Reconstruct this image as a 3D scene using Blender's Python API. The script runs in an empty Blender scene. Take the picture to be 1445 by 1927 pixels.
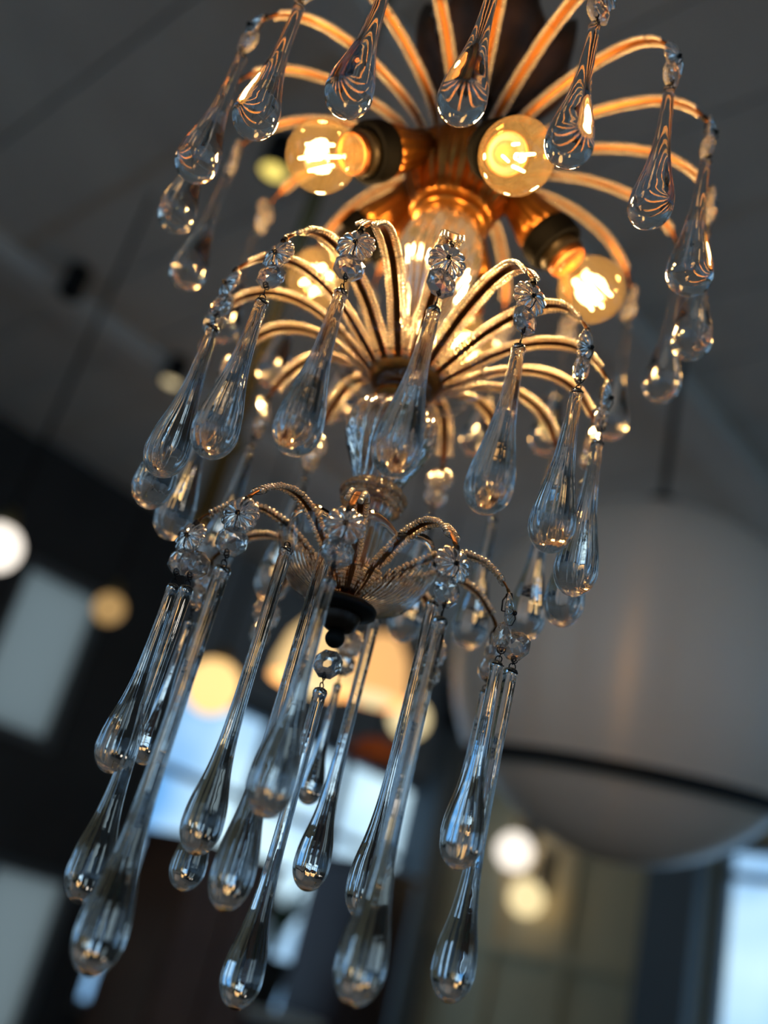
import bpy, math, random
from mathutils import Vector, Matrix

random.seed(7)
PI = math.pi
scene = bpy.context.scene
COL = scene.collection

# ------------------------------------------------------------------ camera
IMG_W, IMG_H = 1445.0, 1927.0
FPX = 1879.28
PITCH, ROLL, YAW = 0.4284, 0.26116, 0.01535
ZM = 1.95                                     # height of the middle crown of the chandelier
CAM = Vector((0.0, -0.54096, ZM - 0.33747))
cp, sp, cy, sy = math.cos(PITCH), math.sin(PITCH), math.cos(YAW), math.sin(YAW)
FWD = Vector((sy * cp, cy * cp, sp))
_r = Vector((cy, -sy, 0.0)); _u = _r.cross(FWD)
RIGHT = _r * math.cos(ROLL) + _u * math.sin(ROLL)
UP = -_r * math.sin(ROLL) + _u * math.cos(ROLL)
cam_data = bpy.data.cameras.new('camera')
cam_data.sensor_width = 36.0
cam_data.lens = FPX / IMG_H * 36.0
cam_data.clip_start = 0.02
cam_data.dof.use_dof = True
cam_data.dof.focus_distance = 0.525
cam_data.dof.aperture_fstop = 2.75
cam = bpy.data.objects.new('camera', cam_data)
COL.objects.link(cam)
m = Matrix((RIGHT, UP, -FWD)).transposed().to_4x4()
m.translation = CAM
cam.matrix_world = m
scene.camera = cam

# ------------------------------------------------------------------ sky and exposure
world = bpy.data.worlds.new('sky'); scene.world = world
world.use_nodes = True
nt = world.node_tree
bg = nt.nodes['Background']
geo = nt.nodes.new('ShaderNodeTexCoord')
cloud = nt.nodes.new('ShaderNodeTexNoise'); cloud.inputs['Scale'].default_value = 5.0; cloud.inputs['Detail'].default_value = 3.0
ramp = nt.nodes.new('ShaderNodeValToRGB')
ramp.color_ramp.elements[0].position = 0.42; ramp.color_ramp.elements[0].color = (0.085, 0.28, 0.60, 1)
ramp.color_ramp.elements[1].position = 0.66; ramp.color_ramp.elements[1].color = (0.60, 0.78, 0.86, 1)
nt.links.new(geo.outputs['Generated'], cloud.inputs['Vector'])
nt.links.new(cloud.outputs['Fac'], ramp.inputs[0])
nt.links.new(ramp.outputs[0], bg.inputs['Color'])
bg.inputs['Strength'].default_value = 0.85

vs = scene.view_settings
vs.view_transform = 'Standard'; vs.look = 'None'; vs.gamma = 1.0; vs.use_curve_mapping = False
vs.exposure = 1.0
cyc = scene.cycles
cyc.use_denoising = True
cyc.max_bounces = 16; cyc.transmission_bounces = 14; cyc.glossy_bounces = 6; cyc.diffuse_bounces = 3
cyc.transparent_max_bounces = 16
cyc.sample_clamp_indirect = 6.0
cyc.blur_glossy = 0.6

# ------------------------------------------------------------------ materials
def mat(name, color, rough=0.5, metal=0.0, trans=0.0, ior=1.45, emit=None, estr=0.0, bump=None, vary=None, spec=0.5):
    M = bpy.data.materials.new(name); M.use_nodes = True
    t = M.node_tree; b = t.nodes['Principled BSDF']
    b.inputs['Base Color'].default_value = (*color, 1)
    b.inputs['Roughness'].default_value = rough
    b.inputs['Metallic'].default_value = metal
    b.inputs['IOR'].default_value = ior
    b.inputs['Transmission Weight'].default_value = trans
    b.inputs['Specular IOR Level'].default_value = spec
    if emit:
        b.inputs['Emission Color'].default_value = (*emit, 1)
        b.inputs['Emission Strength'].default_value = estr
    tc = None
    if bump or vary:
        tc = t.nodes.new('ShaderNodeTexCoord')
    if vary:
        n = t.nodes.new('ShaderNodeTexNoise'); n.inputs['Scale'].default_value = vary[0]; n.inputs['Detail'].default_value = 4
        r = t.nodes.new('ShaderNodeValToRGB')
        r.color_ramp.elements[0].position = 0.3; r.color_ramp.elements[1].position = 0.7
        r.color_ramp.elements[0].color = (*color, 1); r.color_ramp.elements[1].color = (*vary[1], 1)
        t.links.new(tc.outputs['Object'], n.inputs['Vector']); t.links.new(n.outputs['Fac'], r.inputs[0])
        t.links.new(r.outputs[0], b.inputs['Base Color'])
    if bump:
        n = t.nodes.new('ShaderNodeTexNoise'); n.inputs['Scale'].default_value = bump[0]
        bp = t.nodes.new('ShaderNodeBump'); bp.inputs['Strength'].default_value = bump[1]; bp.inputs['Distance'].default_value = bump[2]
        t.links.new(tc.outputs['Object'], n.inputs['Vector']); t.links.new(n.outputs['Fac'], bp.inputs['Height'])
        t.links.new(bp.outputs[0], b.inputs['Normal'])
    return M

def thin_glass(name, tint, rough=0.02, ior=1.5, haze=0.0, haze_col=(1, 1, 1)):
    """thin pane: clear body with a fresnel mirror on it"""
    M = bpy.data.materials.new(name); M.use_nodes = True
    t = M.node_tree; t.nodes.clear()
    o = t.nodes.new('ShaderNodeOutputMaterial'); mx = t.nodes.new('ShaderNodeMixShader')
    tr = t.nodes.new('ShaderNodeBsdfTransparent'); gl = t.nodes.new('ShaderNodeBsdfGlossy'); fr = t.nodes.new('ShaderNodeFresnel')
    tr.inputs[0].default_value = (*tint, 1); gl.inputs['Roughness'].default_value = rough
    ge = t.nodes.new('ShaderNodeNewGeometry'); mr = t.nodes.new('ShaderNodeMapRange')     # same mirror strength on both faces of the pane
    mr.inputs['To Min'].default_value = ior; mr.inputs['To Max'].default_value = 1.0 / ior
    t.links.new(ge.outputs['Backfacing'], mr.inputs['Value']); t.links.new(mr.outputs[0], fr.inputs['IOR'])
    body = tr.outputs[0]
    if haze:
        tl = t.nodes.new('ShaderNodeBsdfTranslucent'); tl.inputs[0].default_value = (*haze_col, 1)
        hm = t.nodes.new('ShaderNodeMixShader'); hm.inputs[0].default_value = haze
        t.links.new(tr.outputs[0], hm.inputs[1]); t.links.new(tl.outputs[0], hm.inputs[2]); body = hm.outputs[0]
    t.links.new(fr.outputs[0], mx.inputs[0]); t.links.new(body, mx.inputs[1]); t.links.new(gl.outputs[0], mx.inputs[2])
    t.links.new(mx.outputs[0], o.inputs['Surface'])
    return M

def frosted(name, color, clear=0.25):
    M = bpy.data.materials.new(name); M.use_nodes = True
    t = M.node_tree; t.nodes.clear()
    o = t.nodes.new('ShaderNodeOutputMaterial'); mx = t.nodes.new('ShaderNodeMixShader'); mx.inputs[0].default_value = clear
    tl = t.nodes.new('ShaderNodeBsdfTranslucent'); tr = t.nodes.new('ShaderNodeBsdfTransparent')
    tl.inputs[0].default_value = (*color, 1); tr.inputs[0].default_value = (*color, 1)
    t.links.new(tl.outputs[0], mx.inputs[1]); t.links.new(tr.outputs[0], mx.inputs[2]); t.links.new(mx.outputs[0], o.inputs['Surface'])
    return M

M_GLASS = mat('clear drop glass', (1.0, 0.99, 0.97), 0.0, trans=1.0, ior=1.5, bump=(110, 0.22, 0.0012))
M_GLASSW = mat('hand drawn drop glass', (1.0, 0.98, 0.95), 0.0, trans=1.0, ior=1.5, bump=(55, 0.25, 0.002))
M_CRYSTAL = mat('cut crystal', (0.98, 0.95, 0.92), 0.02, trans=0.92, ior=1.58)
M_PRESSED = mat('pressed flower glass', (0.99, 0.92, 0.86), 0.07, trans=0.93, ior=1.5)
M_BEAD = mat('seed bead glass', (0.97, 0.82, 0.58), 0.10, trans=0.76, ior=1.5)
M_RIBGLASS = mat('ribbed stem glass', (0.97, 0.86, 0.70), 0.05, trans=0.94, ior=1.5)
M_BRONZE = mat('gilded bronze', (0.34, 0.135, 0.022), 0.30, metal=0.92, vary=(60, (0.18, 0.065, 0.012)), bump=(220, 0.08, 0.001))
M_STRIP = mat('gilded copper strip', (0.26, 0.09, 0.015), 0.38, metal=0.8, vary=(90, (0.19, 0.066, 0.014)))
M_DARKB = mat('dark bronze', (0.035, 0.015, 0.006), 0.45, metal=0.5, vary=(40, (0.075, 0.032, 0.012)), bump=(120, 0.2, 0.002))
M_BLACK = mat('black metal', (0.006, 0.0055, 0.005), 0.55, spec=0.25)
M_RINGB = mat('matt black holder ring', (0.0012, 0.0011, 0.001), 0.7, spec=0.06)
M_WIRE = mat('oxidised wire', (0.012, 0.009, 0.008), 0.45, metal=0.4)
M_OLIVE = mat('aged brass lamp holder', (0.022, 0.015, 0.006), 0.45, metal=0.6)
M_BULB = thin_glass('amber bulb glass', (0.97, 0.88, 0.66), 0.03, haze=0.009, haze_col=(1.0, 0.70, 0.30))
M_FIL = mat('glowing filament', (1, 0.8, 0.5), 0.5, emit=(1.0, 0.66, 0.27), estr=13.0)
M_STEMG = thin_glass('bulb inner stem', (0.95, 0.80, 0.55), 0.05)
M_SAUCER = mat('clear pressed saucer glass', (1.0, 0.97, 0.93), 0.015, trans=1.0, ior=1.45)
M_DISH = thin_glass('clear drip dish glass', (0.97, 0.95, 0.92))
M_COLLAR = mat('blackened bronze', (0.030, 0.016, 0.009), 0.35, metal=0.5)
M_CAP = mat('copper lamp cap', (0.16, 0.05, 0.009), 0.45, metal=0.8)

# ------------------------------------------------------------------ mesh tools
class MB:
    def __init__(s): s.v = []; s.f = []; s.smooth = True
    def add(s, vs_, fs_):
        k = len(s.v); s.v += [tuple(p) for p in vs_]; s.f += [tuple(i + k for i in f) for f in fs_]
    def lathe(s, prof, n=32, T=None, mod=None, cap=True):
        """prof: list of (r, z); mod(r, z, a) -> r"""
        T = T or Matrix()
        vs_ = []; fs_ = []
        for (r, z) in prof:
            for i in range(n):
                a = 2 * PI * i / n
                q = mod(r, z, a) if mod else r
                vs_.append(T @ Vector((q * math.cos(a), q * math.sin(a), z)))
        for j in range(len(prof) - 1):
            for i in range(n):
                i2 = (i + 1) % n
                fs_.append((j * n + i, j * n + i2, (j + 1) * n + i2, (j + 1) * n + i))
        if cap:
            for j, top in ((0, False), (len(prof) - 1, True)):
                if prof[j][0] > 1e-6:
                    ring = [j * n + i for i in range(n)]
                    fs_.append(tuple(ring if top else ring[::-1]))
        s.add(vs_, fs_)
    def tube(s, pts, rad, n=8, closed=False, cap=True):
        pts = [Vector(p) for p in pts]; N = len(pts)
        rad = rad if isinstance(rad, (list, tuple)) else [rad] * N
        vs_ = []; fs_ = []
        prev = None
        for k, p in enumerate(pts):
            if closed: t = pts[(k + 1) % N] - pts[k - 1]
            else: t = pts[min(k + 1, N - 1)] - pts[max(k - 1, 0)]
            t.normalize()
            if prev is None:
                a = t.orthogonal().normalized()
            else:
                a = prev - t * prev.dot(t)
                a = a.normalized() if a.length > 1e-6 else t.orthogonal().normalized()
            prev = a; b = t.cross(a)
            for i in range(n):
                an = 2 * PI * i / n
                vs_.append(p + (a * math.cos(an) + b * math.sin(an)) * rad[k])
        M_ = N if closed else N - 1
        for k in range(M_):
            k2 = (k + 1) % N
            for i in range(n):
                i2 = (i + 1) % n
                fs_.append((k * n + i, k * n + i2, k2 * n + i2, k2 * n + i))
        if cap and not closed:
            fs_.append(tuple(range(n))[::-1]); fs_.append(tuple((N - 1) * n + i for i in range(n)))
        s.add(vs_, fs_)
    def box(s, c, sz, T=None):
        T = T or Matrix()
        x, y, z = sz[0] / 2, sz[1] / 2, sz[2] / 2; c = Vector(c)
        vs_ = [T @ (c + Vector((a * x, b * y, d * z))) for d in (-1, 1) for b in (-1, 1) for a in (-1, 1)]
        s.add(vs_, [(0, 2, 3, 1), (4, 5, 7, 6), (0, 1, 5, 4), (2, 6, 7, 3), (1, 3, 7, 5), (0, 4, 6, 2)])
    def mesh(s, name, material, smooth=True):
        me = bpy.data.meshes.new(name); me.from_pydata(s.v, [], s.f); me.update()
        if material: me.materials.append(material)
        if smooth: me.polygons.foreach_set('use_smooth', [True] * len(me.polygons))
        return me

def obj(name, me, parent=None, T=None):
    o = bpy.data.objects.new(name, me); COL.objects.link(o)
    if parent: o.parent = parent
    if T is not None: o.matrix_local = T
    return o
def empty(name, T=None, parent=None):
    o = bpy.data.objects.new(name, None); COL.objects.link(o); o.empty_display_size = 0.05
    if parent: o.parent = parent
    if T is not None: o.matrix_local = T
    return o
def tag(o, label, cat, group=None):
    o['label'] = label; o['category'] = cat
    if group: o['group'] = group
    return o
def struct(o, label=None, cat=None):
    o['kind'] = 'structure'
    if label: o['label'] = label; o['category'] = cat
    return o
def catmull(pts, per=10):
    P = [Vector(p) for p in pts]; P = [P[0] * 2 - P[1]] + P + [P[-1] * 2 - P[-2]]
    out = []
    for i in range(1, len(P) - 2):
        for k in range(per):
            t = k / per; a, b, c, d = P[i - 1], P[i], P[i + 1], P[i + 2]
            out.append(0.5 * ((2 * b) + (c - a) * t + (2 * a - 5 * b + 4 * c - d) * t * t + (3 * b - a - 3 * c + d) * t ** 3))
    out.append(P[-2]); return out
def resample(pts, step):
    out = [pts[0].copy()]; acc = 0.0; tang = [(pts[1] - pts[0]).normalized()]
    for a, b in zip(pts, pts[1:]):
        L = (b - a).length; d = step - acc
        while d <= L:
            out.append(a.lerp(b, d / L)); tang.append((b - a).normalized()); d += step
        acc = (acc + L) % step if L else acc
    return out, tang
def Rz(a): return Matrix.Rotation(a, 4, 'Z')
def Tr(x, y, z): return Matrix.Translation((x, y, z))
def azT(a):
    """local +X points outward at azimuth a, measured from the side facing -Y towards +X"""
    return Rz(a - PI / 2)
def ray(px, py): return FWD + RIGHT * ((px - IMG_W / 2) / FPX) - UP * ((py - IMG_H / 2) / FPX)
def at_depth(px, py, d): return CAM + ray(px, py) * d

# ------------------------------------------------------------------ the room: a corner seen at an angle
CEIL = 3.6
K = Vector((1.0, 6.46, 0.0))                    # far corner
D1 = Vector((-0.743, -0.669, 0)).normalized()   # along the left wall, towards the camera
D2 = Vector((0.669, -0.743, 0)).normalized()    # along the right wall
RL = 9.0
ROOM = Matrix((D1, D2, Vector((0, 0, 1)))).transposed().to_4x4(); ROOM.translation = K   # room coords: x=s along left wall, y=t along right wall

M_FLOOR = mat('worn oak floor', (0.30, 0.21, 0.13), 0.5, vary=(6, (0.24, 0.16, 0.10)))
M_CEIL = mat('grey washed ceiling boards', (0.66, 0.595, 0.51), 0.75, vary=(3, (0.57, 0.51, 0.44)))
M_BEAM = mat('pale grey beam', (0.66, 0.60, 0.52), 0.7, vary=(4, (0.60, 0.54, 0.47)))
M_LEFT = mat('charcoal painted wall', (0.030, 0.027, 0.024), 0.7, vary=(3, (0.042, 0.038, 0.034)))
M_GREYW = mat('grey blue plaster', (0.20, 0.21, 0.22), 0.7, vary=(3, (0.24, 0.25, 0.25)))
M_TAN = mat('tan painted panelling', (0.66, 0.52, 0.30), 0.6, vary=(3, (0.60, 0.47, 0.27)))
M_PILLAR = mat('slate grey pillar paint', (0.15, 0.16, 0.16), 0.6)
M_FRAME = mat('grey window frame', (0.12, 0.12, 0.115), 0.5)
M_PANE = thin_glass('window glass', (0.94, 0.97, 0.98))
M_FROST = frosted('frosted window glass', (0.58, 0.52, 0.45), 0.12)

def room_box(mb, s0, s1, t0, t1, z0, z1): mb.box(((s0 + s1) / 2, (t0 + t1) / 2, (z0 + z1) / 2), (abs(s1 - s0), abs(t1 - t0), abs(z1 - z0)))

mb = MB(); room_box(mb, -0.15, RL + 0.15, -0.15, RL + 0.15, -0.1, 0.0)
struct(obj('floor', mb.mesh('floor', M_FLOOR, False), None, ROOM))
mb = MB(); room_box(mb, -0.15, RL + 0.15, -0.15, RL + 0.15, CEIL + 0.03, CEIL + 0.15)
ceil = struct(obj('ceiling', mb.mesh('ceiling', M_LEFT, False), None, ROOM))
pw = 0.30
mb = MB(); mb.box((0, 0, 0), (pw - 0.007, RL, 0.03)); plank_me = mb.mesh('plank', M_CEIL, False)
for i in range(int(RL / pw)):
    obj('plank', plank_me, ceil, Tr(pw * (i + 0.5), RL / 2, CEIL + 0.015 + 0.006 * (i % 3)))

def wall(name, along, length, sign, openings, material):
    """a wall on the line y=0 (along='s') or x=0 (along='t') of the room, or the far opposite line; openings (a0,a1,z0,z1)"""
    xs = sorted({0.0, length} | {o[0] for o in openings} | {o[1] for o in openings})
    zs = sorted({0.0, CEIL} | {o[2] for o in openings} | {o[3] for o in openings})
    mb = MB(); th = 0.16
    for a0, a1 in zip(xs, xs[1:]):
        for z0, z1 in zip(zs, zs[1:]):
            ca, cz = (a0 + a1) / 2, (z0 + z1) / 2
            if any(o[0] < ca < o[1] and o[2] < cz < o[3] for o in openings): continue
            if along == 's': room_box(mb, a0, a1, sign - th if sign == 0 else sign, sign if sign == 0 else sign + th, z0, z1)
            else: room_box(mb, sign - th if sign == 0 else sign, sign if sign == 0 else sign + th, a0, a1, z0, z1)
    return struct(obj(name, mb.mesh(name, material, False), None, ROOM))

OPEN_L = [(0.12, 2.35, 1.15, 2.86), (2.90, 3.42, 2.22, 3.06), (2.52, 3.42, 0.9, 1.72), (6.6, 8.0, 0.9, 2.7)]
OPEN_R = [(2.0, 3.3, 0.9, 2.76), (6.8, 8.4, 0.9, 2.76)]
OPEN_B = [(0.5, 3.0, 0.9, 3.0), (3.3, 5.8, 0.9, 3.0), (6.1, 8.6, 0.9, 3.0)]
wl = wall('wall_left', 's', RL, 0, OPEN_L, M_LEFT)
wr = wall('wall_right', 't', RL, 0, OPEN_R, M_TAN)
wb = wall('wall_back', 's', RL, RL, OPEN_B, M_TAN)
wf = wall('wall_side', 't', RL, RL, OPEN_B, M_TAN)

win_n = [0]
def window(along, sign, op, cols, rows, pane=M_PANE, th=0.16):
    """frame, mullions and separate panes filling an opening"""
    win_n[0] += 1
    a0, a1, z0, z1 = op; w = 0.05
    off = -th * 0.5 if sign == 0 else sign + th * 0.5
    def bx(mb, b0, b1, c0, c1, d):
        if along == 's': room_box(mb, b0, b1, off - d, off + d, c0, c1)
        else: room_box(mb, off - d, off + d, b0, b1, c0, c1)
    mb = MB()
    bx(mb, a0, a0 + w, z0, z1, 0.05); bx(mb, a1 - w, a1, z0, z1, 0.05)
    bx(mb, a0 + w, a1 - w, z0, z0 + w, 0.05); bx(mb, a0 + w, a1 - w, z1 - w, z1, 0.05)
    root = struct(obj('window_%d' % win_n[0], mb.mesh('window_frame', M_FRAME, False), None, ROOM))
    cs = [a0 + w + (a1 - a0 - 2 * w) * i / cols for i in range(cols + 1)]
    if isinstance(rows, int): zs = [z0 + w + (z1 - z0 - 2 * w) * i / rows for i in range(rows + 1)]
    else: zs = [z0 + w] + list(rows) + [z1 - w]
    for c in cs[1:-1]:
        mb = MB(); bx(mb, c - 0.02, c + 0.02, z0 + w, z1 - w, 0.03); obj('mullion', mb.mesh('mullion', M_FRAME, False), root)
    for z in zs[1:-1]:
        mb = MB(); bx(mb, a0 + w, a1 - w, z - 0.02, z + 0.02, 0.028); obj('transom', mb.mesh('transom', M_FRAME, False), root)
    for c, c2 in zip(cs, cs[1:]):
        for z, z2 in zip(zs, zs[1:]):
            mb = MB(); bx(mb, c, c2, z, z2, 0.003); obj('pane', mb.mesh('pane', pane, False), root)
    return root
window('s', 0, OPEN_L[0], 3, [2.36])
window('s', 0, OPEN_L[1], 1, 1, M_FROST)
window('s', 0, OPEN_L[2], 2, 1, M_FROST)
window('s', 0, OPEN_L[3], 3, 3)
window('t', 0, OPEN_R[0], 2, [2.58]); window('t', 0, OPEN_R[1], 3, 3)
for k in range(3):
    window('s', RL, OPEN_B[k], 5, 4); window('t', RL, OPEN_B[k], 5, 4)

# grey plaster band over the big left window, pillar on the right wall, panel mouldings, ceiling beams
tn = [0]
def trim(s0, s1, t0, t1, z0, z1, material):
    tn[0] += 1
    mb = MB(); room_box(mb, s0, s1, t0, t1, z0, z1)
    return struct(obj('trim_%d' % tn[0], mb.mesh('trim', material, False), None, ROOM))
trim(0.16, 2.50, 0.0, 0.05, 2.88, CEIL, M_GREYW)
trim(0.0, 0.16, 1.68, 1.98, 0.0, CEIL, M_PILLAR)
trim(0.0, 0.22, 0.0, 0.16, 0.0, CEIL, M_PILLAR)
for t in (0.62, 1.12):
    trim(0.0, 0.03, t, t + 0.05, 0.9, CEIL, M_TAN)
trim(0.0, 0.04, 0.16, 1.68, 1.95, 2.0, M_TAN)
trim(0.0, 0.25, 0.05, RL, CEIL - 0.35, CEIL, M_LEFT)
def ceiling_beam(t0, t1, drop, material): return trim(0.05, RL, t0, t1, CEIL - drop, CEIL, material)
ceiling_beam(1.22, 1.34, 0.07, M_BEAM)
ceiling_beam(3.0, 3.14, 0.07, M_BEAM)
ceiling_beam(4.6, 4.74, 0.07, M_BEAM)

# ------------------------------------------------------------------ background things
M_PAPER = mat('pale satin lamp shell', (0.94, 0.78, 0.63), 0.40, metal=0.16, spec=0.6)
def ribbed_paper():
    M = M_PAPER; t = M.node_tree; b = t.nodes['Principled BSDF']
    b.inputs['Anisotropic'].default_value = 0.93; b.inputs['Anisotropic Rotation'].default_value = 0.25   # spun shell: fine rings around it
    tg = t.nodes.new('ShaderNodeTangent'); tg.direction_type = 'RADIAL'; tg.axis = 'Z'
    t.links.new(tg.outputs[0], b.inputs['Tangent'])
ribbed_paper()
GD = 2.2
GTILT = 8.0                                    # the big globe hangs a little askew on its cord
gc = at_depth(1200, 1282, GD); GR = 0.405
tiltax = Vector((gc.x - CAM.x, gc.y - CAM.y, 0)).normalized().cross(Vector((0, 0, 1)))
gl = empty('globe_pendant', Tr(gc.x, gc.y, gc.z) @ Matrix.Rotation(math.radians(GTILT), 4, tiltax) @ Tr(0, 0, -GR)); tag(gl, 'huge pale satin globe pendant lamp with a black band around its lower half', 'pendant lamp')
zc = -0.54 * GR
mb = MB(); up_prof = [(GR * math.cos(a), GR * math.sin(a) + GR) for a in [math.asin(-0.54) + (PI / 2 - math.asin(-0.54)) * i / 40 for i in range(41)]]
mb.lathe(up_prof, 96, cap=False); obj('upper_shell', mb.mesh('upper_shell', M_PAPER), gl)
r2 = GR * 0.955
lo_prof = [(r2 * math.cos(a), r2 * math.sin(a) + GR + 0.0) for a in [-PI / 2 + (math.asin(-0.54) + PI / 2) * i / 24 for i in range(25)]]
mb = MB(); mb.lathe(lo_prof, 96, cap=False); obj('lower_bowl', mb.mesh('lower_bowl', M_PAPER), gl)
rr = GR * math.cos(math.asin(-0.54))
mb = MB(); mb.lathe([(rr - 0.03, zc + GR - 0.018), (rr + 0.004, zc + GR - 0.018), (rr + 0.006, zc + GR + 0.008), (rr - 0.03, zc + GR + 0.008), (rr - 0.03, zc + GR - 0.018)], 96, cap=False)
obj('rim_band', mb.mesh('rim_band', M_BLACK, False), gl)
_top = gl.matrix_local @ Vector((0, 0, 2 * GR)); _inv = gl.matrix_local.inverted()
mb = MB(); mb.tube([_inv @ (_top - (_top - gc).normalized() * 0.01), _inv @ Vector((_top.x, _top.y, CEIL))], 0.008, 10); obj('cord', mb.mesh('cord', M_BLACK), gl)
mb = MB(); mb.lathe([(0.05, 2 * GR - 0.012), (0.05, 2 * GR + 0.01), (0.012, 2 * GR + 0.04)], 24); obj('cap', mb.mesh('cap', M_BLACK), gl)

def emis(name, col, st): return mat(name, tuple(c * 0.25 for c in col), 0.4, emit=col, estr=st)
M_GLOWW = emis('lit opal glass', (1.0, 0.90, 0.78), 0.72)
M_GLOWY = emis('lit cream glass', (1.0, 0.80, 0.42), 0.56)
M_GLOWG = emis('lit amber glass', (1.0, 0.62, 0.24), 0.75)
M_BRASS = mat('brushed brass', (0.16, 0.125, 0.055), 0.4, metal=0.8)

def globe_lamp(px, py, depth, rad, material, label, hang=True, cat='pendant lamp', power=2.0, col=(1, .8, .5)):
    c = at_depth(px, py, depth)
    e = empty('globe_lamp', Tr(c.x, c.y, c.z - rad)); tag(e, label, cat)
    mb = MB(); n = 14
    mb.lathe([(max(rad * math.cos(a), 1e-7), rad + rad * math.sin(a)) for a in [-PI / 2 + PI * i / n for i in range(n + 1)]], 28, cap=False)
    obj('glass_globe', mb.mesh('glass_globe', material), e)
    mb = MB(); mb.lathe([(rad * 0.42, 2 * rad - 0.015), (rad * 0.42, 2 * rad + 0.02), (rad * 0.15, 2 * rad + 0.05)], 20)
    obj('gallery', mb.mesh('gallery', M_BRASS), e)
    mb = MB(); mb.tube([(0, 0, 2 * rad + 0.045), (0, 0, CEIL - c.z + rad)], 0.006, 8); obj('stem', mb.mesh('stem', M_BLACK), e)
    return e
globe_lamp(400, 1292, 3.6, 0.10, M_GLOWG, 'amber glass globe pendant glowing warm before the grey plaster band')
globe_lamp(770, 1352, 4.2, 0.085, M_GLOWY, 'small cream globe pendant beside the orange paper shade')
globe_lamp(205, 1145, 3.2, 0.05, emis('dim amber glass', (1.0, 0.6, 0.22), 0.22), 'small dim amber ball pendant in front of the charcoal wall')
globe_lamp(-6, 1030, 2.6, 0.065, M_GLOWW, 'white opal globe pendant beside the frosted window')

def wall_globe(px, py, material, label, rad):
    """globe on a black bracket fixed to the right wall"""
    v = ray(px, py); n = D1
    t = ((K - CAM).dot(n) + 0.16) / v.dot(n)
    c = CAM + v * t
    e = empty('wall_sconce', ROOM.to_3x3().to_4x4()); e.location = (c.x, c.y, c.z - rad); tag(e, label, 'wall lamp')
    mb = MB(); n_ = 14
    mb.lathe([(max(rad * math.cos(a), 1e-7), rad + rad * math.sin(a)) for a in [-PI / 2 + PI * i / n_ for i in range(n_ + 1)]], 28, cap=False)
    obj('glass_globe', mb.mesh('glass_globe', material), e)
    mb = MB(); mb.tube([(0, 0, 2 * rad - 0.005), (0, 0, 2 * rad + 0.06), (-0.05, 0, 2 * rad + 0.09), (-0.155, 0, 2 * rad + 0.09)], 0.012, 10)
    obj('arm', mb.mesh('arm', M_BLACK), e)
    mb = MB(); mb.box((-0.15, 0.0, rad * 2 + 0.08), (0.02, 0.09, 0.26)); obj('back_plate', mb.mesh('back_plate', M_BLACK, False), e)
    return e
wall_globe(968, 1602, M_GLOWW, 'white globe wall sconce on a black bracket on the tan panelling', 0.112)
wall_globe(990, 1690, M_GLOWY, 'yellow cream globe wall sconce just under the white globe sconce', 0.105)

# small spotlights on the ceiling
def spot_can(px, py, material, label):
    v = ray(px, py); c = CAM + v * ((CEIL - 0.11 - CAM.z) / v.z)
    e = empty('ceiling_spotlight', Tr(c.x, c.y, c.z)); tag(e, label, 'spotlight')
    mb = MB(); mb.lathe([(0.036, 0.0), (0.042, 0.0), (0.042, 0.115), (0.0, 0.115)], 24, cap=False); obj('can', mb.mesh('can', M_BLACK), e)
    mb = MB(); mb.lathe([(1e-6, 0.004), (0.037, 0.008)], 24, cap=False); obj('lens', mb.mesh('lens', material), e)
spot_can(514, 325, emis('lit yellow lens', (1.0, 0.78, 0.18), 0.7), 'small black ceiling spotlight with a lit yellow lens behind the left bulb')
spot_can(322, 722, emis('lit cream lens', (1.0, 0.80, 0.45), 0.5), 'small black ceiling spotlight with a lit cream lens beside the middle crown')
spot_can(130, 555, M_BLACK, 'small unlit black ceiling spotlight between the grey boards')

# warm bell shades hanging in the far room
def bell_lamp(px, py, depth, R, H, col, label, lit=True):
    c = at_depth(px, py, depth)
    e = empty('bell_lamp', Tr(c.x, c.y, c.z - H / 2)); tag(e, label, 'pendant lamp')
    M = mat('parchment shade', col, 0.7, emit=col, estr=0.5) if lit else mat('orange paper shade', col, 0.7)
    mb = MB(); mb.lathe([(R, 0), (R * 0.97, H * 0.25), (R * 0.8, H * 0.65), (R * 0.45, H * 0.95), (0.03, H)], 40, cap=False); obj('shade', mb.mesh('shade', M), e)
    mb = MB(); mb.lathe([(R * 0.7, 0.01), (R * 0.35, -0.02), (1e-6, -0.03)], 30, cap=False); obj('diffuser', mb.mesh('diffuser', M_GLOWY if lit else M), e)
    mb = MB(); mb.tube([(0, 0, H), (0, 0, CEIL - c.z + H / 2)], 0.006, 8); obj('cord', mb.mesh('cord', M_BLACK), e)
    return e
bell_lamp(600, 1225, 3.4, 0.14, 0.24, (1.0, 0.66, 0.28), 'gold parchment bell shade pendant glowing behind the chandelier finial')
bell_lamp(715, 1255, 3.9, 0.13, 0.26, (0.95, 0.50, 0.18), 'narrow burnt orange bell shade pendant next to the gold one')
bell_lamp(712, 1412, 4.6, 0.14, 0.10, (0.75, 0.16, 0.03), 'shallow orange red paper shade hanging before the big window', lit=False)

# brass rod pendant crossing behind the middle crown on the left
p0 = at_depth(372, 1000, 1.25)
br = empty('brass_rod_pendant', Tr(p0.x, p0.y, p0.z)); tag(br, 'slim aged brass rod pendant with ball joints behind the glass drops', 'pendant lamp')
mb = MB(); mb.tube([(0, 0, 0), (0, 0, CEIL - p0.z)], 0.011, 14); obj('rod', mb.mesh('rod', M_BRASS), br)
for z, r in ((0.0, 0.026), (0.13, 0.02), (0.3, 0.02)):
    mb = MB(); mb.lathe([(max(r * math.cos(a), 1e-7), z + r * math.sin(a)) for a in [-PI / 2 + PI * i / 10 for i in range(11)]], 20, cap=False); obj('ball_joint', mb.mesh('ball_joint', M_BRASS), br)

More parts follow.
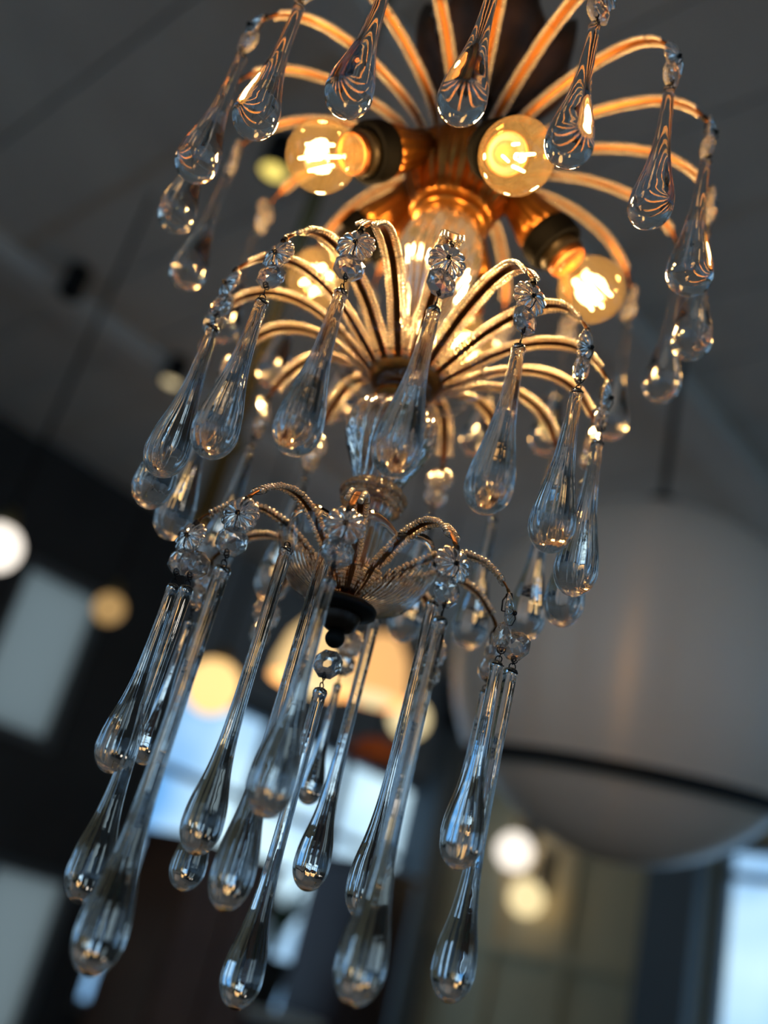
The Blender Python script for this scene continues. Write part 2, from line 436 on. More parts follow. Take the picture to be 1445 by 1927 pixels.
# tall cabinets standing along the left wall
def cabinet(s0, s1, depth, H, material, label, doors=2):
    e = empty('tall_cabinet', ROOM @ Tr((s0 + s1) / 2, 0.10 + depth / 2, 0)); tag(e, label, 'cabinet')
    w = s1 - s0
    mb = MB(); mb.box((0, 0, H / 2), (w, depth, H)); obj('body', mb.mesh('body', material, False), e)
    mb = MB(); mb.box((0, 0, H + 0.02), (w + 0.06, depth + 0.06, 0.04)); obj('cornice', mb.mesh('cornice', material, False), e)
    for i in range(doors):
        mb = MB(); dw = w / doors; x = -w / 2 + dw * (i + 0.5)
        mb.box((x, depth / 2 + 0.011, H / 2 + 0.03), (dw - 0.02, 0.022, H - 0.12)); d = obj('door', mb.mesh('door', material, False), e)
        mb = MB(); mb.box((x + (dw * 0.36 if i == 0 else -dw * 0.36), depth / 2 + 0.034, H / 2), (0.02, 0.025, 0.14)); obj('handle', mb.mesh('handle', M_BRASS, False), d)
    return e
M_WOOD = mat('russet stained wood', (0.16, 0.075, 0.042), 0.5, vary=(5, (0.11, 0.05, 0.03)))
M_MAROON = mat('dark maroon lacquer', (0.045, 0.016, 0.014), 0.4, vary=(4, (0.03, 0.012, 0.01)))
cabinet(1.78, 2.34, 0.45, 1.98, M_WOOD, 'russet brown wooden cabinet before the big window')
cabinet(0.70, 1.12, 0.42, 2.16, M_MAROON, 'dark maroon lacquered cabinet before the big window')

# potted plants
M_LEAF = mat('dark green leaf', (0.03, 0.075, 0.03), 0.5, vary=(12, (0.06, 0.10, 0.04)))
M_POT = mat('black glazed pot', (0.02, 0.02, 0.02), 0.3)
def plant(base, h, spread, n, label):
    e = empty('potted_plant', Tr(*base)); tag(e, label, 'plant')
    mb = MB(); mb.lathe([(0.09, 0), (0.13, 0.22), (0.14, 0.24), (0.12, 0.24), (0.11, 0.2)], 28); obj('pot', mb.mesh('pot', M_POT), e)
    rnd = random.Random(hash(label) % 97 if False else len(label))
    for i in range(n):
        a = rnd.uniform(0, 2 * PI); L = h * rnd.uniform(0.6, 1.0); sp_ = spread * rnd.uniform(0.4, 1.0)
        pts = [Vector((math.cos(a) * sp_ * u * u, math.sin(a) * sp_ * u * u, 0.2 + L * (u - 0.25 * u * u))) for u in [k / 6 for k in range(7)]]
        side = Vector((-math.sin(a), math.cos(a), 0)); w = rnd.uniform(0.025, 0.05)
        vs_ = []; fs_ = []
        for k, p in enumerate(pts):
            ww = w * math.sin(PI * min(0.98, 0.12 + 0.86 * k / 6)) + 0.002
            vs_ += [p - side * ww, p + side * ww, p - side * ww - Vector((0, 0, .002)), p + side * ww - Vector((0, 0, .002))]
        for k in range(6):
            o_ = 4 * k
            fs_ += [(o_, o_ + 1, o_ + 5, o_ + 4), (o_ + 2, o_ + 6, o_ + 7, o_ + 3), (o_, o_ + 4, o_ + 6, o_ + 2), (o_ + 1, o_ + 3, o_ + 7, o_ + 5)]
        mb = MB(); mb.add(vs_, fs_); obj('leaf', mb.mesh('leaf', M_LEAF), e)
    return e
q = ROOM @ Vector((1.30, 0.35, 0)); 

def sideboard(s0, s1, t0, t1, H, material, label):
    e = empty('sideboard', ROOM @ Tr((s0 + s1) / 2, (t0 + t1) / 2, 0)); tag(e, label, 'cabinet')
    w = s1 - s0; d = t1 - t0
    mb = MB(); mb.box((0, 0, H / 2), (w, d, H)); obj('body', mb.mesh('body', material, False), e)
    mb = MB(); mb.box((0, 0, H + 0.02), (w + 0.05, d + 0.05, 0.04)); obj('top', mb.mesh('top', mat('cream stone top', (0.6, 0.55, 0.45), 0.4), False), e)
    for i in range(2):
        mb = MB(); mb.box((-w / 4 + i * w / 2, d / 2 + 0.01, H / 2), (w / 2 - 0.03, 0.02, H - 0.1)); dd = obj('door', mb.mesh('door', material, False), e)
        mb = MB(); mb.box((-w / 4 + i * w / 2 + (0.1 if i == 0 else -0.1), d / 2 + 0.03, H * 0.6), (0.015, 0.02, 0.1)); obj('handle', mb.mesh('handle', M_BRASS, False), dd)
    return e
sideboard(1.20, 1.70, 0.03, 0.5, 1.32, M_MAROON, 'maroon sideboard with a cream stone top between the tall cabinets')
q = ROOM @ Vector((1.45, 0.28, 1.36)); plant(q, 0.62, 0.17, 16, 'leafy green plant in a black pot on the cream topped sideboard')
q = ROOM @ Vector((2.85, 0.95, 0.0)); plant(q, 1.15, 0.5, 22, 'tall dark floor plant with strap leaves under the frosted windows')

# ------------------------------------------------------------------ THE CHANDELIER
ch = empty('chandelier', Tr(0, 0, ZM))
tag(ch, 'three tier gilded chandelier with beaded arms, glass teardrops and lit amber bulbs', 'chandelier')

# --- arms -----------------------------------------------------------
PH_M, PH_L, PH_T, PH_B = 0.03525, -0.10384, 0.29, 0.271
TIER = {
    'm': dict(n=16, ph=PH_M, R=0.125, z=0.0, bead=0.00122, hl=0.0011, hw=0.0022, rows=2, prof=[(17, -5), (24, 3), (36, 13), (55, 27), (77, 36), (97, 36.5), (112, 29), (122, 17), (125.5, 9)]),
    'l': dict(n=10, ph=PH_L, R=0.09376, z=-0.14542, bead=0.00175, hl=0.00115, hw=0.0018, rows=1, prof=[(8, -146), (17, -137), (28, -129), (44, -119), (60, -114.5), (76, -118), (87, -127), (92, -133), (93.5, -137)]),
    't': dict(n=18, ph=PH_T, R=0.170, z=0.17689, bead=0.0016, hl=0.00115, hw=0.0020, rows=1, prof=[(33, 183), (40, 194), (55, 205), (82, 214.5), (108, 218), (131, 216), (149, 208), (161, 197), (168, 186.5)]),
}
def az_of(t, i): return TIER[t]['ph'] + 2 * PI * i / TIER[t]['n']

def bead_mesh(path, side, rb, hl, hw, rows, frac):
    """one string of seed beads running beside the strip"""
    mb = MB(); step = hl * 2.16
    pts, tg = resample(path, step)
    lim = int(len(pts) * frac)
    prof = [(0.30, -1.0), (0.78, -0.66), (1.0, 0.0), (0.78, 0.66), (0.30, 1.0)]
    rnd = random.Random(3)
    for row in range(rows):
        y = side * (hw + rb * (0.92 + 1.75 * row))
        for p, t in list(zip(pts, tg))[1:lim]:
            q_ = rnd.uniform(0.9, 1.08)
            b = Vector((0, 1, 0)); c = t.cross(b)
            T = Matrix((c, b, t)).transposed().to_4x4()
            T.translation = p + t * (row * hl) + Vector((0, y + rnd.uniform(-1, 1) * rb * 0.10, 0)) + c * (rnd.uniform(-1, 1) * rb * 0.1 + (rb * 0.25 if row else 0))
            mb.lathe([(r * rb * q_, z * hl) for r, z in prof], 8, T)
    return mb.mesh('bead_string', M_BEAD)

def arm_meshes(key):
    d = TIER[key]; path = catmull([(r / 1000, 0, z / 1000) for r, z in d['prof']], 8)
    rb = d['bead']; hw = d['hw']; ht = 0.0006; out = hw + rb * 1.9 * d['rows']
    # flat strip with rounded section
    mb = MB(); sec = []
    n = 10
    for i in range(n):
        a = 2 * PI * i / n; sec.append((hw * math.copysign(abs(math.cos(a)) ** 0.6, math.cos(a)), ht * math.copysign(abs(math.sin(a)) ** 0.8, math.sin(a))))
    vs_ = []; fs_ = []
    N = len(path)
    for k, p in enumerate(path):
        t = (path[min(k + 1, N - 1)] - path[max(0, k - 1)]).normalized(); b = Vector((0, 1, 0)); c = t.cross(b)
        f = 1.0 if k < N * 0.86 else max(0.42, 1 - (k - N * 0.86) / (N * 0.06))
        vs_ += [p + b * (x * f) + c * (y * (1 if f == 1 else 1.6)) for x, y in sec]
    for k in range(N - 1):
        for i in range(n):
            fs_.append((k * n + i, k * n + (i + 1) % n, (k + 1) * n + (i + 1) % n, (k + 1) * n + i))
    fs_.append(tuple(range(n))[::-1]); fs_.append(tuple((N - 1) * n + i for i in range(n)))
    mb.add(vs_, fs_)
    strip = mb.mesh('arm', M_STRIP)
    bl = bead_mesh(path, -1, rb, d['hl'], hw, d['rows'], 0.93); brr = bead_mesh(path, 1, rb, d['hl'], hw, d['rows'], 0.93)
    # dark wire bindings round the strip and both strings, and the coil at the tip
    binds = []
    for u in (0.18, 0.5, 0.75):
        mb = MB(); k = int(N * u); p = path[k]; t = (path[k + 1] - path[k - 1]).normalized(); b = Vector((0, 1, 0)); c = t.cross(b)
        ex, ey = out + 0.0002, rb * 1.12
        mb.tube([p + b * (ex * math.cos(a)) + c * (ey * math.copysign(abs(math.sin(a)) ** 0.5, math.sin(a))) for a in [2 * PI * i / 20 for i in range(20)]], 0.00018, 5, closed=True)
        binds.append(mb.mesh('wire_binding', M_WIRE))
    mb = MB(); k = min(N - 3, int(N * 0.93)); t = (path[k + 1] - path[k - 1]).normalized(); b = Vector((0, 1, 0)); c = t.cross(b)
    mb.tube([path[k] + t * (0.0032 * i / 60) + b * (0.0016 * math.cos(2 * PI * i / 12)) + c * (0.0016 * math.sin(2 * PI * i / 12)) for i in range(61)], 0.0004, 6)
    return strip, bl, brr, binds, mb.mesh('wire_coil', M_WIRE)
for key in ('t', 'm', 'l'):
    strip, bl, brr, binds, coil = arm_meshes(key)
    for i in range(TIER[key]['n']):
        a = obj('arm', strip, ch, azT(az_of(key, i)))
        for me in (bl, brr):
            o = obj('bead_string', me, a); o['kind'] = 'stuff'
        for me in binds: obj('wire_binding', me, a)
        obj('wire_coil', coil, a)

# --- bronze and glass along the stem ----------------------------------
def stem(name, prof, material, n=48, mod=None, label=None, smooth=True, cap=True):
    mb = MB(); mb.lathe([(r / 1000, z / 1000) for r, z in prof], n, mod=mod, cap=cap)
    o = obj(name, mb.mesh(name, material, smooth), ch)
    if label: o['label'] = label
    return o
def flute(n, amp, z0=None, z1=None, twist=0.0):
    def f(r, z, a):
        k = 1.0
        if z0 is not None: k = max(0.0, math.sin(PI * min(1, max(0, (z - z0) / (z1 - z0))))) ** 0.5
        return r * (1 + amp * k * (abs(math.cos(n * (a + twist * z) / 2)) * 2 - 1))
    return f
stem('hub_bowl', [(15, 137), (27, 137), (29, 138.5), (29.5, 141), (28.5, 144), (31, 150), (35, 158), (38.5, 168), (40.5, 178), (41, 184), (39, 186), (30, 187), (12, 190)], M_BRONZE, 192, flute(24, 0.035, 0.137, 0.19), 'fluted gilded bowl')
stem('stem_baluster', [(12, 188), (16, 200), (24, 208), (20, 216), (12, 226), (14, 238), (26, 252), (38, 268), (44, 286), (46, 300), (40, 318), (26, 332), (14, 344), (10, 360), (6, 375)], M_DARKB, 120, flute(12, 0.05))
mb = MB(); mb.tube([(0, 0, 0.37), (0, 0, CEIL - ZM)], 0.006, 14); obj('suspension_rod', mb.mesh('suspension_rod', M_DARKB), ch)
mb = MB(); mb.lathe([(0.07, CEIL - ZM), (0.068, CEIL - ZM - 0.015), (0.05, CEIL - ZM - 0.035), (0.012, CEIL - ZM - 0.05)], 48); obj('ceiling_rose', mb.mesh('ceiling_rose', M_DARKB), ch)
# leaves around the dark baluster
for k in range(8):
    a = 2 * PI * k / 8 + 0.2
    T = azT(a)
    vs_ = []; fs_ = []
    for u in range(9):
        w = u / 8; r = 0.020 + 0.040 * math.sin(w * 1.9); z = 0.235 + 0.085 * w
        hw = 0.017 * math.sin(PI * (0.08 + 0.9 * w)) * (1 + 0.18 * math.cos(w * 20))
        for sdd in (-1, -0.5, 0, 0.5, 1):
            vs_.append(T @ Vector((r - 0.006 * abs(sdd) ** 2 + 0.004, hw * sdd, z)))
        for sdd in (-1, -0.5, 0, 0.5, 1):
            vs_.append(T @ Vector((r - 0.006 * abs(sdd) ** 2 + 0.002, hw * sdd, z)))
    for u in range(8):
        for c in range(4):
            o_ = u * 10 + c; fs_ += [(o_, o_ + 1, o_ + 11, o_ + 10), (o_ + 5, o_ + 15, o_ + 16, o_ + 6)]
        o_ = u * 10; fs_ += [(o_, o_ + 10, o_ + 15, o_ + 5), (o_ + 4, o_ + 9, o_ + 19, o_ + 14)]
    mb = MB(); mb.add(vs_, fs_); obj('acanthus_leaf', mb.mesh('acanthus_leaf', M_DARKB), ch)
stem('hub_collar', [(13, 130), (24, 131), (26, 134), (25, 137), (13, 138)], M_BRONZE, 64)
def hollow(prof, th):
    return prof + [(max(r - th, 2.5), z) for r, z in reversed(prof)] + [prof[0]]
stem('upper_vase', hollow([(15, 133), (21, 127), (25.5, 117), (27, 105), (25.5, 92), (21, 78), (15.5, 62), (12, 46), (11, 30), (12, 16)], 3.2), M_RIBGLASS, 160, flute(22, 0.08, twist=16), 'twist ribbed clear glass baluster', cap=False)
stem('upper_core', [(5, 5), (7, 60), (8, 110), (6, 138)], M_BRONZE, 24)
stem('middle_bowl', [(10, -9), (16, -8.5), (21, -5), (24, 1), (25, 6), (24, 9), (12, 12), (5, 16)], M_BRONZE, 64, label='dark gilded cup')
stem('middle_ring', [(9, -19), (16.5, -18.5), (18, -16), (17, -12.5), (15, -9), (9, -8.5)], M_BRONZE, 64)
def petals(n, amp, z0, dz):
    def f(r, z, a): return r * (1 + amp * abs(math.cos(n * a / 2)) * max(0, (z - z0) / dz))
    return f
stem('middle_dish', hollow([(15, -12), (24, -9.5), (34, -4), (43, 3), (49, 9)], 1.2), M_DISH, 128, petals(8, 0.10, -0.012, 0.02), 'clear glass drip dish', cap=False)
stem('lower_vase', hollow([(15, -19), (21, -22), (25.5, -28), (27, -35), (26, -43), (23, -52), (18.5, -62), (15, -70), (13.5, -77), (14, -79)], 3.0), M_RIBGLASS, 160, flute(20, 0.085, twist=-8), 'ribbed clear glass urn', cap=False)
stem('lower_core', [(7, -12), (8, -30), (6, -60), (5, -90), (5, -152)], M_BRONZE, 24)
mb = MB()
for k in range(3):
    R = (0.0145, 0.0175, 0.0165)[k]; z = (-0.079, -0.083, -0.088)[k]; r = (0.0028, 0.0032, 0.0028)[k]
    mb.tube([(R * math.cos(a), R * math.sin(a), z) for a in [2 * PI * i / 64 for i in range(64)]], [r * (1 + 0.10 * math.cos(32 * 2 * PI * i / 64)) for i in range(64)], 12, closed=True)
o = obj('glass_collar', mb.mesh('glass_collar', M_RIBGLASS), ch); o['label'] = 'roped clear glass collar'
stem('fluted_column', hollow([(13.5, -90), (12, -96), (11.5, -108), (11.5, -122), (13, -134)], 2.6), M_RIBGLASS, 120, flute(16, 0.05), 'fluted clear glass column', cap=False)

# petalled saucer of the bottom tier
def saucer_mod(r, z, a):
    t = max(0.0, (r - 0.030) / 0.018)
    return r * (1 + 0.07 * t * (abs(math.cos(4 * a)) - 0.5))
prof = [(16, -153), (21, -152), (27, -150), (33, -147), (38, -142.5), (42, -136), (45, -128.5), (47, -121), (48, -116)]
mb = MB(); hp = hollow(prof, 1.1)
N = 288
vs_ = []
for (r, z) in hp:
    for i in range(N):
        a = 2 * PI * i / N; q_ = saucer_mod(r / 1000, 0, a)
        lift = max(0, (r - 30) / 18) * 0.006 * (abs(math.cos(4 * a)) - 0.6)
        lift += 0.0006 * math.cos(72 * a) * max(0.0, math.sin(PI * min(1, max(0, (r - 17) / 24)))) * 0.9
        vs_.append((q_ * math.cos(a), q_ * math.sin(a), z / 1000 + lift))
fs_ = [(j * N + i, j * N + (i + 1) % N, (j + 1) * N + (i + 1) % N, (j + 1) * N + i) for j in range(len(hp) - 1) for i in range(N)]
mb.add(vs_, fs_); o = obj('saucer', mb.mesh('saucer', M_SAUCER), ch); o['label'] = 'scalloped pressed glass saucer'
stem('finial_disc', [(6, -151), (18, -152), (19.5, -154), (19, -157), (12, -158.5)], M_BLACK, 48)
stem('finial_collar', [(11, -158), (11.5, -160), (10.5, -163), (9.5, -167), (7, -168.5), (3, -169)], M_COLLAR, 48)
mb = MB(); mb.lathe([(max(0.0056 * math.cos(a), 1e-7), -0.1735 + 0.0056 * math.sin(a)) for a in [-PI / 2 + PI * i / 12 for i in range(13)]], 24, cap=False); obj('finial_ball', mb.mesh('finial_ball', M_BLACK), ch)

# --- pendant parts: flower, octagon, drop, wire ------------------------
def flower_mesh(R=0.0106, petals_=11):
    mb = MB(); n = petals_ * 10; vs_ = []; fs_ = []
    rings = [0.0, 0.18, 0.42, 0.68, 0.88, 1.0]
    for side in (1, -1):
        for q_ in rings:
            for i in range(n):
                a = 2 * PI * i / n
                pet = abs(math.cos(petals_ * a / 2))
                edge = R * (0.86 + 0.14 * pet ** 0.6)
                th = 0.0016 * (1 - q_ ** 3) + 0.0004
                if side == 1: x = th + 0.0011 * (pet - 0.4) * math.sin(PI * min(1, q_ * 1.02)) + 0.0012 * (1 - q_)
                else: x = -th * 0.7 + 0.0003 * (pet - 0.5) * math.sin(PI * q_)
                vs_.append((x, edge * q_ * math.cos(a), edge * q_ * math.sin(a)))
    m_ = len(rings)
    for sd in range(2):
        for j in range(m_ - 1):
            for i in range(n):
                i2 = (i + 1) % n; A = sd * m_ * n
                f = (A + j * n + i, A + j * n + i2, A + (j + 1) * n + i2, A + (j + 1) * n + i)
                fs_.append(f if sd == 0 else f[::-1])
    for i in range(n):
        i2 = (i + 1) % n; A = (m_ - 1) * n; B = m_ * n + A
        fs_.append((A + i, A + i2, B + i2, B + i))
    mb.add(vs_, fs_); me = mb.mesh('flower_bead', M_PRESSED)
    return me
def octagon_mesh(R=0.0086, T=0.0042):
    mb = MB(); vs_ = []; fs_ = []
    def ring(r, x, ph, n): return [(x, r * math.cos(2 * PI * (i + ph) / n), r * math.sin(2 * PI * (i + ph) / n)) for i in range(n)]
    g1 = ring(R, 0.0007, 0.5, 8); g2 = ring(R, -0.0007, 0.5, 8)
    f1 = ring(R * 0.74, T * 0.72, 0.0, 8); f2 = ring(R * 0.74, -T * 0.72, 0.0, 8)
    t1 = ring(R * 0.36, T, 0.5, 8); t2 = ring(R * 0.36, -T, 0.5, 8)
    vs_ = g1 + g2 + f1 + f2 + t1 + t2
    for i in range(8):
        j = (i + 1) % 8
        fs_.append((i, j, 8 + j, 8 + i)[::-1])
        fs_.append((16 + j, i, j)); fs_.append((16 + i, i, 16 + j)[::1])
        fs_.append((32 + i, 16 + i, 16 + j)[::1]); fs_.append((32 + i, 16 + j, 32 + j))
        fs_.append((24 + j, 8 + j, 8 + i)); fs_.append((24 + i, 24 + j, 8 + i))
        fs_.append((40 + i, 24 + j, 24 + i)); fs_.append((40 + i, 40 + j, 24 + j))
    fs_.append(tuple(32 + i for i in range(8))); fs_.append(tuple(40 + i for i in range(8))[::-1])
    mb.add(vs_, fs_)
    return mb.mesh('octagon_bead', M_CRYSTAL, False)
FLOWER = flower_mesh(); OCT = octagon_mesh()

def smooth01(x): x = min(1, max(0, x)); return x * x * (3 - 2 * x)
def drop_mesh(L, rb, ctrl, ribs=0, amp=0.0, material=None, name='glass_drop', n=None, bend=0.0, flat=1.0):
    """teardrop hanging from z=0 down to z=-L, neck radius rn, bulb radius rb"""
    prof = []
    zb = L * ctrl[-1][0]
    head = 0.0042
    rn = rb * ctrl[0][1]
    prof += [(1e-6, 0.0), (rn * 0.55, 0.0003), (rn * 0.95, 0.0012), (rn * 1.10, 0.0026), (rn * 1.06, head), (rn * 0.97, head + 0.0015)]
    cs_ = catmull([(c_[0], c_[1], 0) for c_ in ctrl], 6)
    for c_ in cs_:
        if c_.x * L > head + 0.003 and c_.x * L < zb - 1e-6: prof.append((min(c_.y, 1.0) * rb, c_.x * L))
    prof.append((rb, zb))
    rb2 = prof[-1][0]
    H_ = 12
    for k in range(1, H_ + 1):
        a = PI / 2 * k / H_
        prof.append((max(rb2 * math.cos(a), 1e-6), zb + (L - zb) * math.sin(a)))
    prof = [(r, -z) for r, z in prof][::-1]
    n = n or (ribs * 8 if ribs else 40)
    def mod(r, z, a):
        if ribs:
            k = smooth01((-z - 0.004) / 0.02) * (1 - 0.85 * smooth01((-z - zb + 0.2 * rb) / (L - zb)))
            r = r * (1 + amp * k * (2 * abs(math.cos(ribs * a / 2)) - 1.27))
        return r
    mb = MB(); mb.lathe(prof, n, mod=mod, cap=False)
    vv = []
    for (x, y, z) in mb.v:
        u = -z / L
        vv.append((x * (1 + (flat - 1) * smooth01(u * 1.3 - 0.2)) + bend * u * (1 - u) * 4, y, z))
    mb.v = vv
    return mb.mesh(name, material or M_GLASS)

C_TOP = [(0.0, .25), (.2, .29), (.39, .36), (.54, .50), (.69, .75), (.79, .94), (.87, 1.0)]
C_MID = [(0.0, .29), (.2, .34), (.38, .43), (.5, .54), (.62, .71), (.75, .92), (.85, 1.0)]
C_LONG = [(0.0, .36), (.3, .34), (.5, .36), (.6, .40), (.67, .46), (.73, .56), (.78, .69), (.835, .88), (.875, .97), (.912, 1.0)]
C_SHORT = [(0.0, .31), (.15, .29), (.38, .35), (.51, .42), (.63, .58), (.74, .83), (.81, .955), (.875, 1.0)]
T_DROPS = [drop_mesh(0.104, 0.0128, C_TOP, material=M_GLASSW, bend=b, flat=f) for b, f in ((0.0, 1.0), (0.0012, 0.93), (-0.0010, 1.06))]
M_DROPS = [drop_mesh(0.099, 0.0120, C_MID, ribs=14, amp=0.024, bend=b) for b in (0.0, 0.0008)]
L_CACHE = {}
def low_drop(L, rb):
    k = (round(L * 1000), round(rb * 10000))
    if k not in L_CACHE:
        L_CACHE[k] = drop_mesh(L, rb, C_SHORT if L < 0.13 else C_LONG, ribs=12, amp=0.026)
    return L_CACHE[k]

def circle_pts(c, r, axis, n=12):
    c = Vector(c); ax = Vector(axis).normalized(); a = ax.orthogonal().normalized(); b = ax.cross(a)
    return [c + (a * math.cos(2 * PI * i / n) + b * math.sin(2 * PI * i / n)) * r for i in range(n)]
def wire_mesh(zf, zo, zd, flower=True, octagon=True):
    """pin head on the flower, links between flower, octagon and drop; z relative to the drop head (0)"""
    mb = MB(); w = 0.00036
    if flower:
        mb.tube(circle_pts((0.0040, 0, zf), 0.0011, (0.15, 1, 0.2)), 0.00042, 6, closed=True)
        mb.tube(circle_pts((0.0040, 0, zf), 0.0012, (1, 0, 0)), 0.0004, 6, closed=True)
        mb.tube([(-0.003, 0, zf), (0.0045, 0, zf)], w, 6)
        mb.tube([(0.0042, 0.0006, zf), (0.0050, 0.0012, zf - 0.003), (0.0038, 0.0006, zo + 0.0075), (0.0, 0, zo + 0.0066)], w, 6)
        mb.tube([(-0.003, 0, zf), (-0.0035, 0, zf + 0.006), (-0.0015, 0, zf + 0.0105)], w * 1.3, 6)
    if octagon:
        mb.tube(circle_pts((0.0, 0, zo + 0.0062), 0.0013, (1, 0.1, 0)), w, 6, closed=True)
        mb.tube(circle_pts((0.001, 0, zo - 0.0072), 0.0022, (0.2, 1, 0)), w, 6, closed=True)
        mb.tube(circle_pts((0.001, 0, zo - 0.0072), 0.0012, (1, 0.3, 0.2)), 0.0004, 6, closed=True)
    mb.tube(circle_pts((0.0005, 0, 0.0008), 0.0019, (0.4, 1, 0.1)), w, 6, closed=True)
    mb.tube([(-0.0016, 0, -0.0022), (0.0040, 0.0004, -0.0022)], w, 6)
    if octagon: mb.tube([(0.0005, 0.0002, 0.002), (0.0012, 0.0, zo - 0.009)], w, 6)
    return mb.mesh('wire_hook', M_WIRE)
WIRES = {}
def pendant(me, az, R, zdrop, zf=None, zo=None, twist=0.0, spin=0.0, dR=0.0, tilt=0.0, label=None, otwist=None):
    """a glass drop with the flower, octagon and wire it hangs from"""
    d = obj('glass_drop', me, ch)
    base = azT(az) @ Tr(R + dR, 0, zdrop)
    d.matrix_local = base @ Rz(spin)
    if label: d['label'] = label
    inv = Rz(-spin)
    key = (None if zf is None else round((zf - zdrop) * 1e4), None if zo is None else round((zo - zdrop) * 1e4))
    if key not in WIRES: WIRES[key] = wire_mesh(0 if zf is None else zf - zdrop, 0 if zo is None else zo - zdrop, 0, zf is not None, zo is not None)
    tw = Rz(twist)
    obj('wire_hook', WIRES[key], d, inv @ tw)
    if zf is not None: obj('flower_bead', FLOWER, d, inv @ tw @ Tr(0, 0, zf - zdrop) @ Matrix.Rotation(tilt, 4, 'Y') @ Matrix.Rotation(az * 3, 4, 'X'))
    if zo is not None: obj('octagon_bead', OCT, d, inv @ Rz(twist + (otwist if otwist is not None else 0.25)) @ Tr(0, 0, zo - zdrop) @ Matrix.Rotation(tilt * 0.5, 4, 'Y'))
    return d
rnd = random.Random(11)
for i in range(18):
    pendant(T_DROPS[i % 3], az_of('t', i), 0.170, 0.1535 + rnd.uniform(-.002, .002), 0.177, 0.1635, rnd.uniform(-.3, .3), rnd.uniform(0, 6), tilt=rnd.uniform(-.15, .2))
for i in range(16):
    pendant(M_DROPS[i % 2], az_of('m', i), 0.125, -0.0285 + rnd.uniform(-.002, .001), 0.0, -0.0145, rnd.uniform(-.25, .25), rnd.uniform(0, 6), tilt=rnd.uniform(-.1, .2))
LOW = {0: (-.287, .0105, .1), 1: (-.349, .0110, -.15), 2: (-.281, .0103, .2), 3: (-.267, .0085, .1), 4: (-.335, .0103, 0), 5: (-.252, .0080, .2), 6: (-.318, .0103, 0), 7: (-.262, .0080, -.2), 8: (-.2775, .0103, .75), 9: (-.364, .0114, .35)}
for i, (zb, rb, tw) in LOW.items():
    zd = -0.1735
    pendant(low_drop(zd - zb, rb), az_of('l', i), 0.0938, zd, -0.1455, -0.160, tw, rnd.uniform(0, 6), tilt=rnd.uniform(-.1, .1))
# second, longer drops on two arms, just behind the short ones
for i, da, dr in ((2, 0.12, 0.006), (8, 0.02, -0.007)):
    pendant(low_drop(0.166, 0.0103), az_of('l', i) + da, 0.0938 + dr, -0.1725, None, -0.1600, 0.9, rnd.uniform(0, 6), otwist=0.4)
# drops hooked into the saucer rim
for a, zd, zb in ((91, -.136, -.312), (155, -.140, -.303), (309, -.140, -.305), (340, -.140, -.326), (19, -.145, -.29)):
    if a == 19: continue
    pendant(low_drop(zd - zb, 0.0103), math.radians(a), 0.049, zd, None, None, 0.3, rnd.uniform(0, 6))
# the drop under the finial
pendant(low_drop(0.163, 0.0103), 0.0, 0.0, -0.2025, None, -0.189, -0.2, 0.0, otwist=0.0)

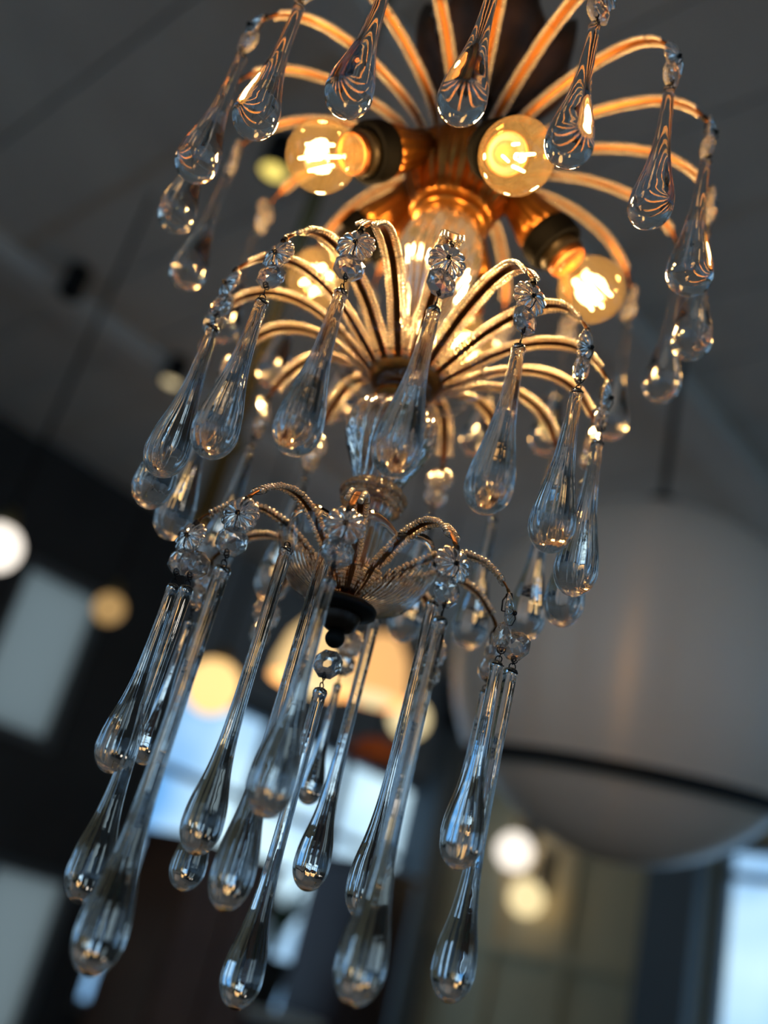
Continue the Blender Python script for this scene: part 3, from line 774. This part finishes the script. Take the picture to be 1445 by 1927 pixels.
# --- lamp holders and bulbs -------------------------------------------
def bulb_profile(R):
    out = []
    a0 = math.asin(-0.80)
    for i in range(25):
        a = PI / 2 - (PI / 2 - a0) * i / 24
        out.append((max(R * math.cos(a), 1e-7), R * math.sin(a)))
    out += [(0.0128, -0.0200), (0.0122, -0.0235), (0.0120, -0.0280), (0.0118, -0.0330)]
    return out
BR = 0.0228
mb = MB(); mb.lathe(bulb_profile(BR)[::-1], 48, cap=False); BULB = mb.mesh('light_bulb', M_BULB)
mb = MB()
for k in range(4):
    a = PI / 2 * k + 0.5
    mb.tube([(0.0062 * math.cos(a), 0.0062 * math.sin(a), -0.010), (0.0078 * math.cos(a + 0.2), 0.0078 * math.sin(a + 0.2), 0.012)], 0.00075, 8)
FILA = mb.mesh('filament', M_FIL)
mb = MB(); mb.lathe([(0.0085, -0.0325), (0.006, -0.024), (0.003, -0.016), (0.0018, -0.010), (0.0018, 0.008), (0.003, 0.0115), (1e-6, 0.013)], 20); BSTEM = mb.mesh('glass_stem', M_STEMG)
mb = MB(); mb.lathe([(0.0119, -0.0335), (0.0131, -0.0325), (0.0133, -0.0265), (0.0126, -0.0255), (0.0125, -0.033)], 40, cap=False); CAPM = mb.mesh('lamp_cap', M_CAP)
mb = MB(); mb.lathe([(0.0122, -0.031), (0.0148, -0.031), (0.0150, -0.041), (0.010, -0.042)], 40); HOLD = mb.mesh('lamp_holder', M_OLIVE)
mb = MB(); mb.lathe([(0.0148, -0.0385), (0.0192, -0.0388), (0.0200, -0.0405), (0.0202, -0.0505), (0.0190, -0.0545), (0.010, -0.055)], 48); RING = mb.mesh('holder_ring', M_RINGB)
mb = MB(); mb.lathe([(0.0165, -0.0535), (0.0180, -0.0560), (0.0172, -0.062), (0.0145, -0.072), (0.0125, -0.082), (0.0125, -0.094)], 96, mod=flute(16, 0.03)); CUP = mb.mesh('socket_cup', M_BRONZE)
bulb_light = bpy.data.lights.new('bulb_glow', 'POINT')
bulb_light.energy = 0.82; bulb_light.color = (1.0, 0.66, 0.33); bulb_light.shadow_soft_size = 0.012
for k in range(5):
    a = PH_B + 2 * PI * k / 5
    c = Vector((0.1048, 0, 0.1070)); d = (c - Vector((0.044, 0, 0.166))).normalized()
    x = Vector((0, 1, 0)); y = d.cross(x)
    T = Matrix((x, y, d)).transposed().to_4x4(); T.translation = c
    T = azT(a) @ T
    cup = obj('lamp_socket', CUP, ch, T)
    obj('holder_ring', RING, cup); obj('lamp_holder', HOLD, cup)
    b = obj('light_bulb', BULB, ch, T @ Rz(k * 1.3))
    obj('filament', FILA, b); obj('glass_stem', BSTEM, b); obj('lamp_cap', CAPM, b)
    l = bpy.data.objects.new('bulb_glow', bulb_light); COL.objects.link(l); l.parent = b
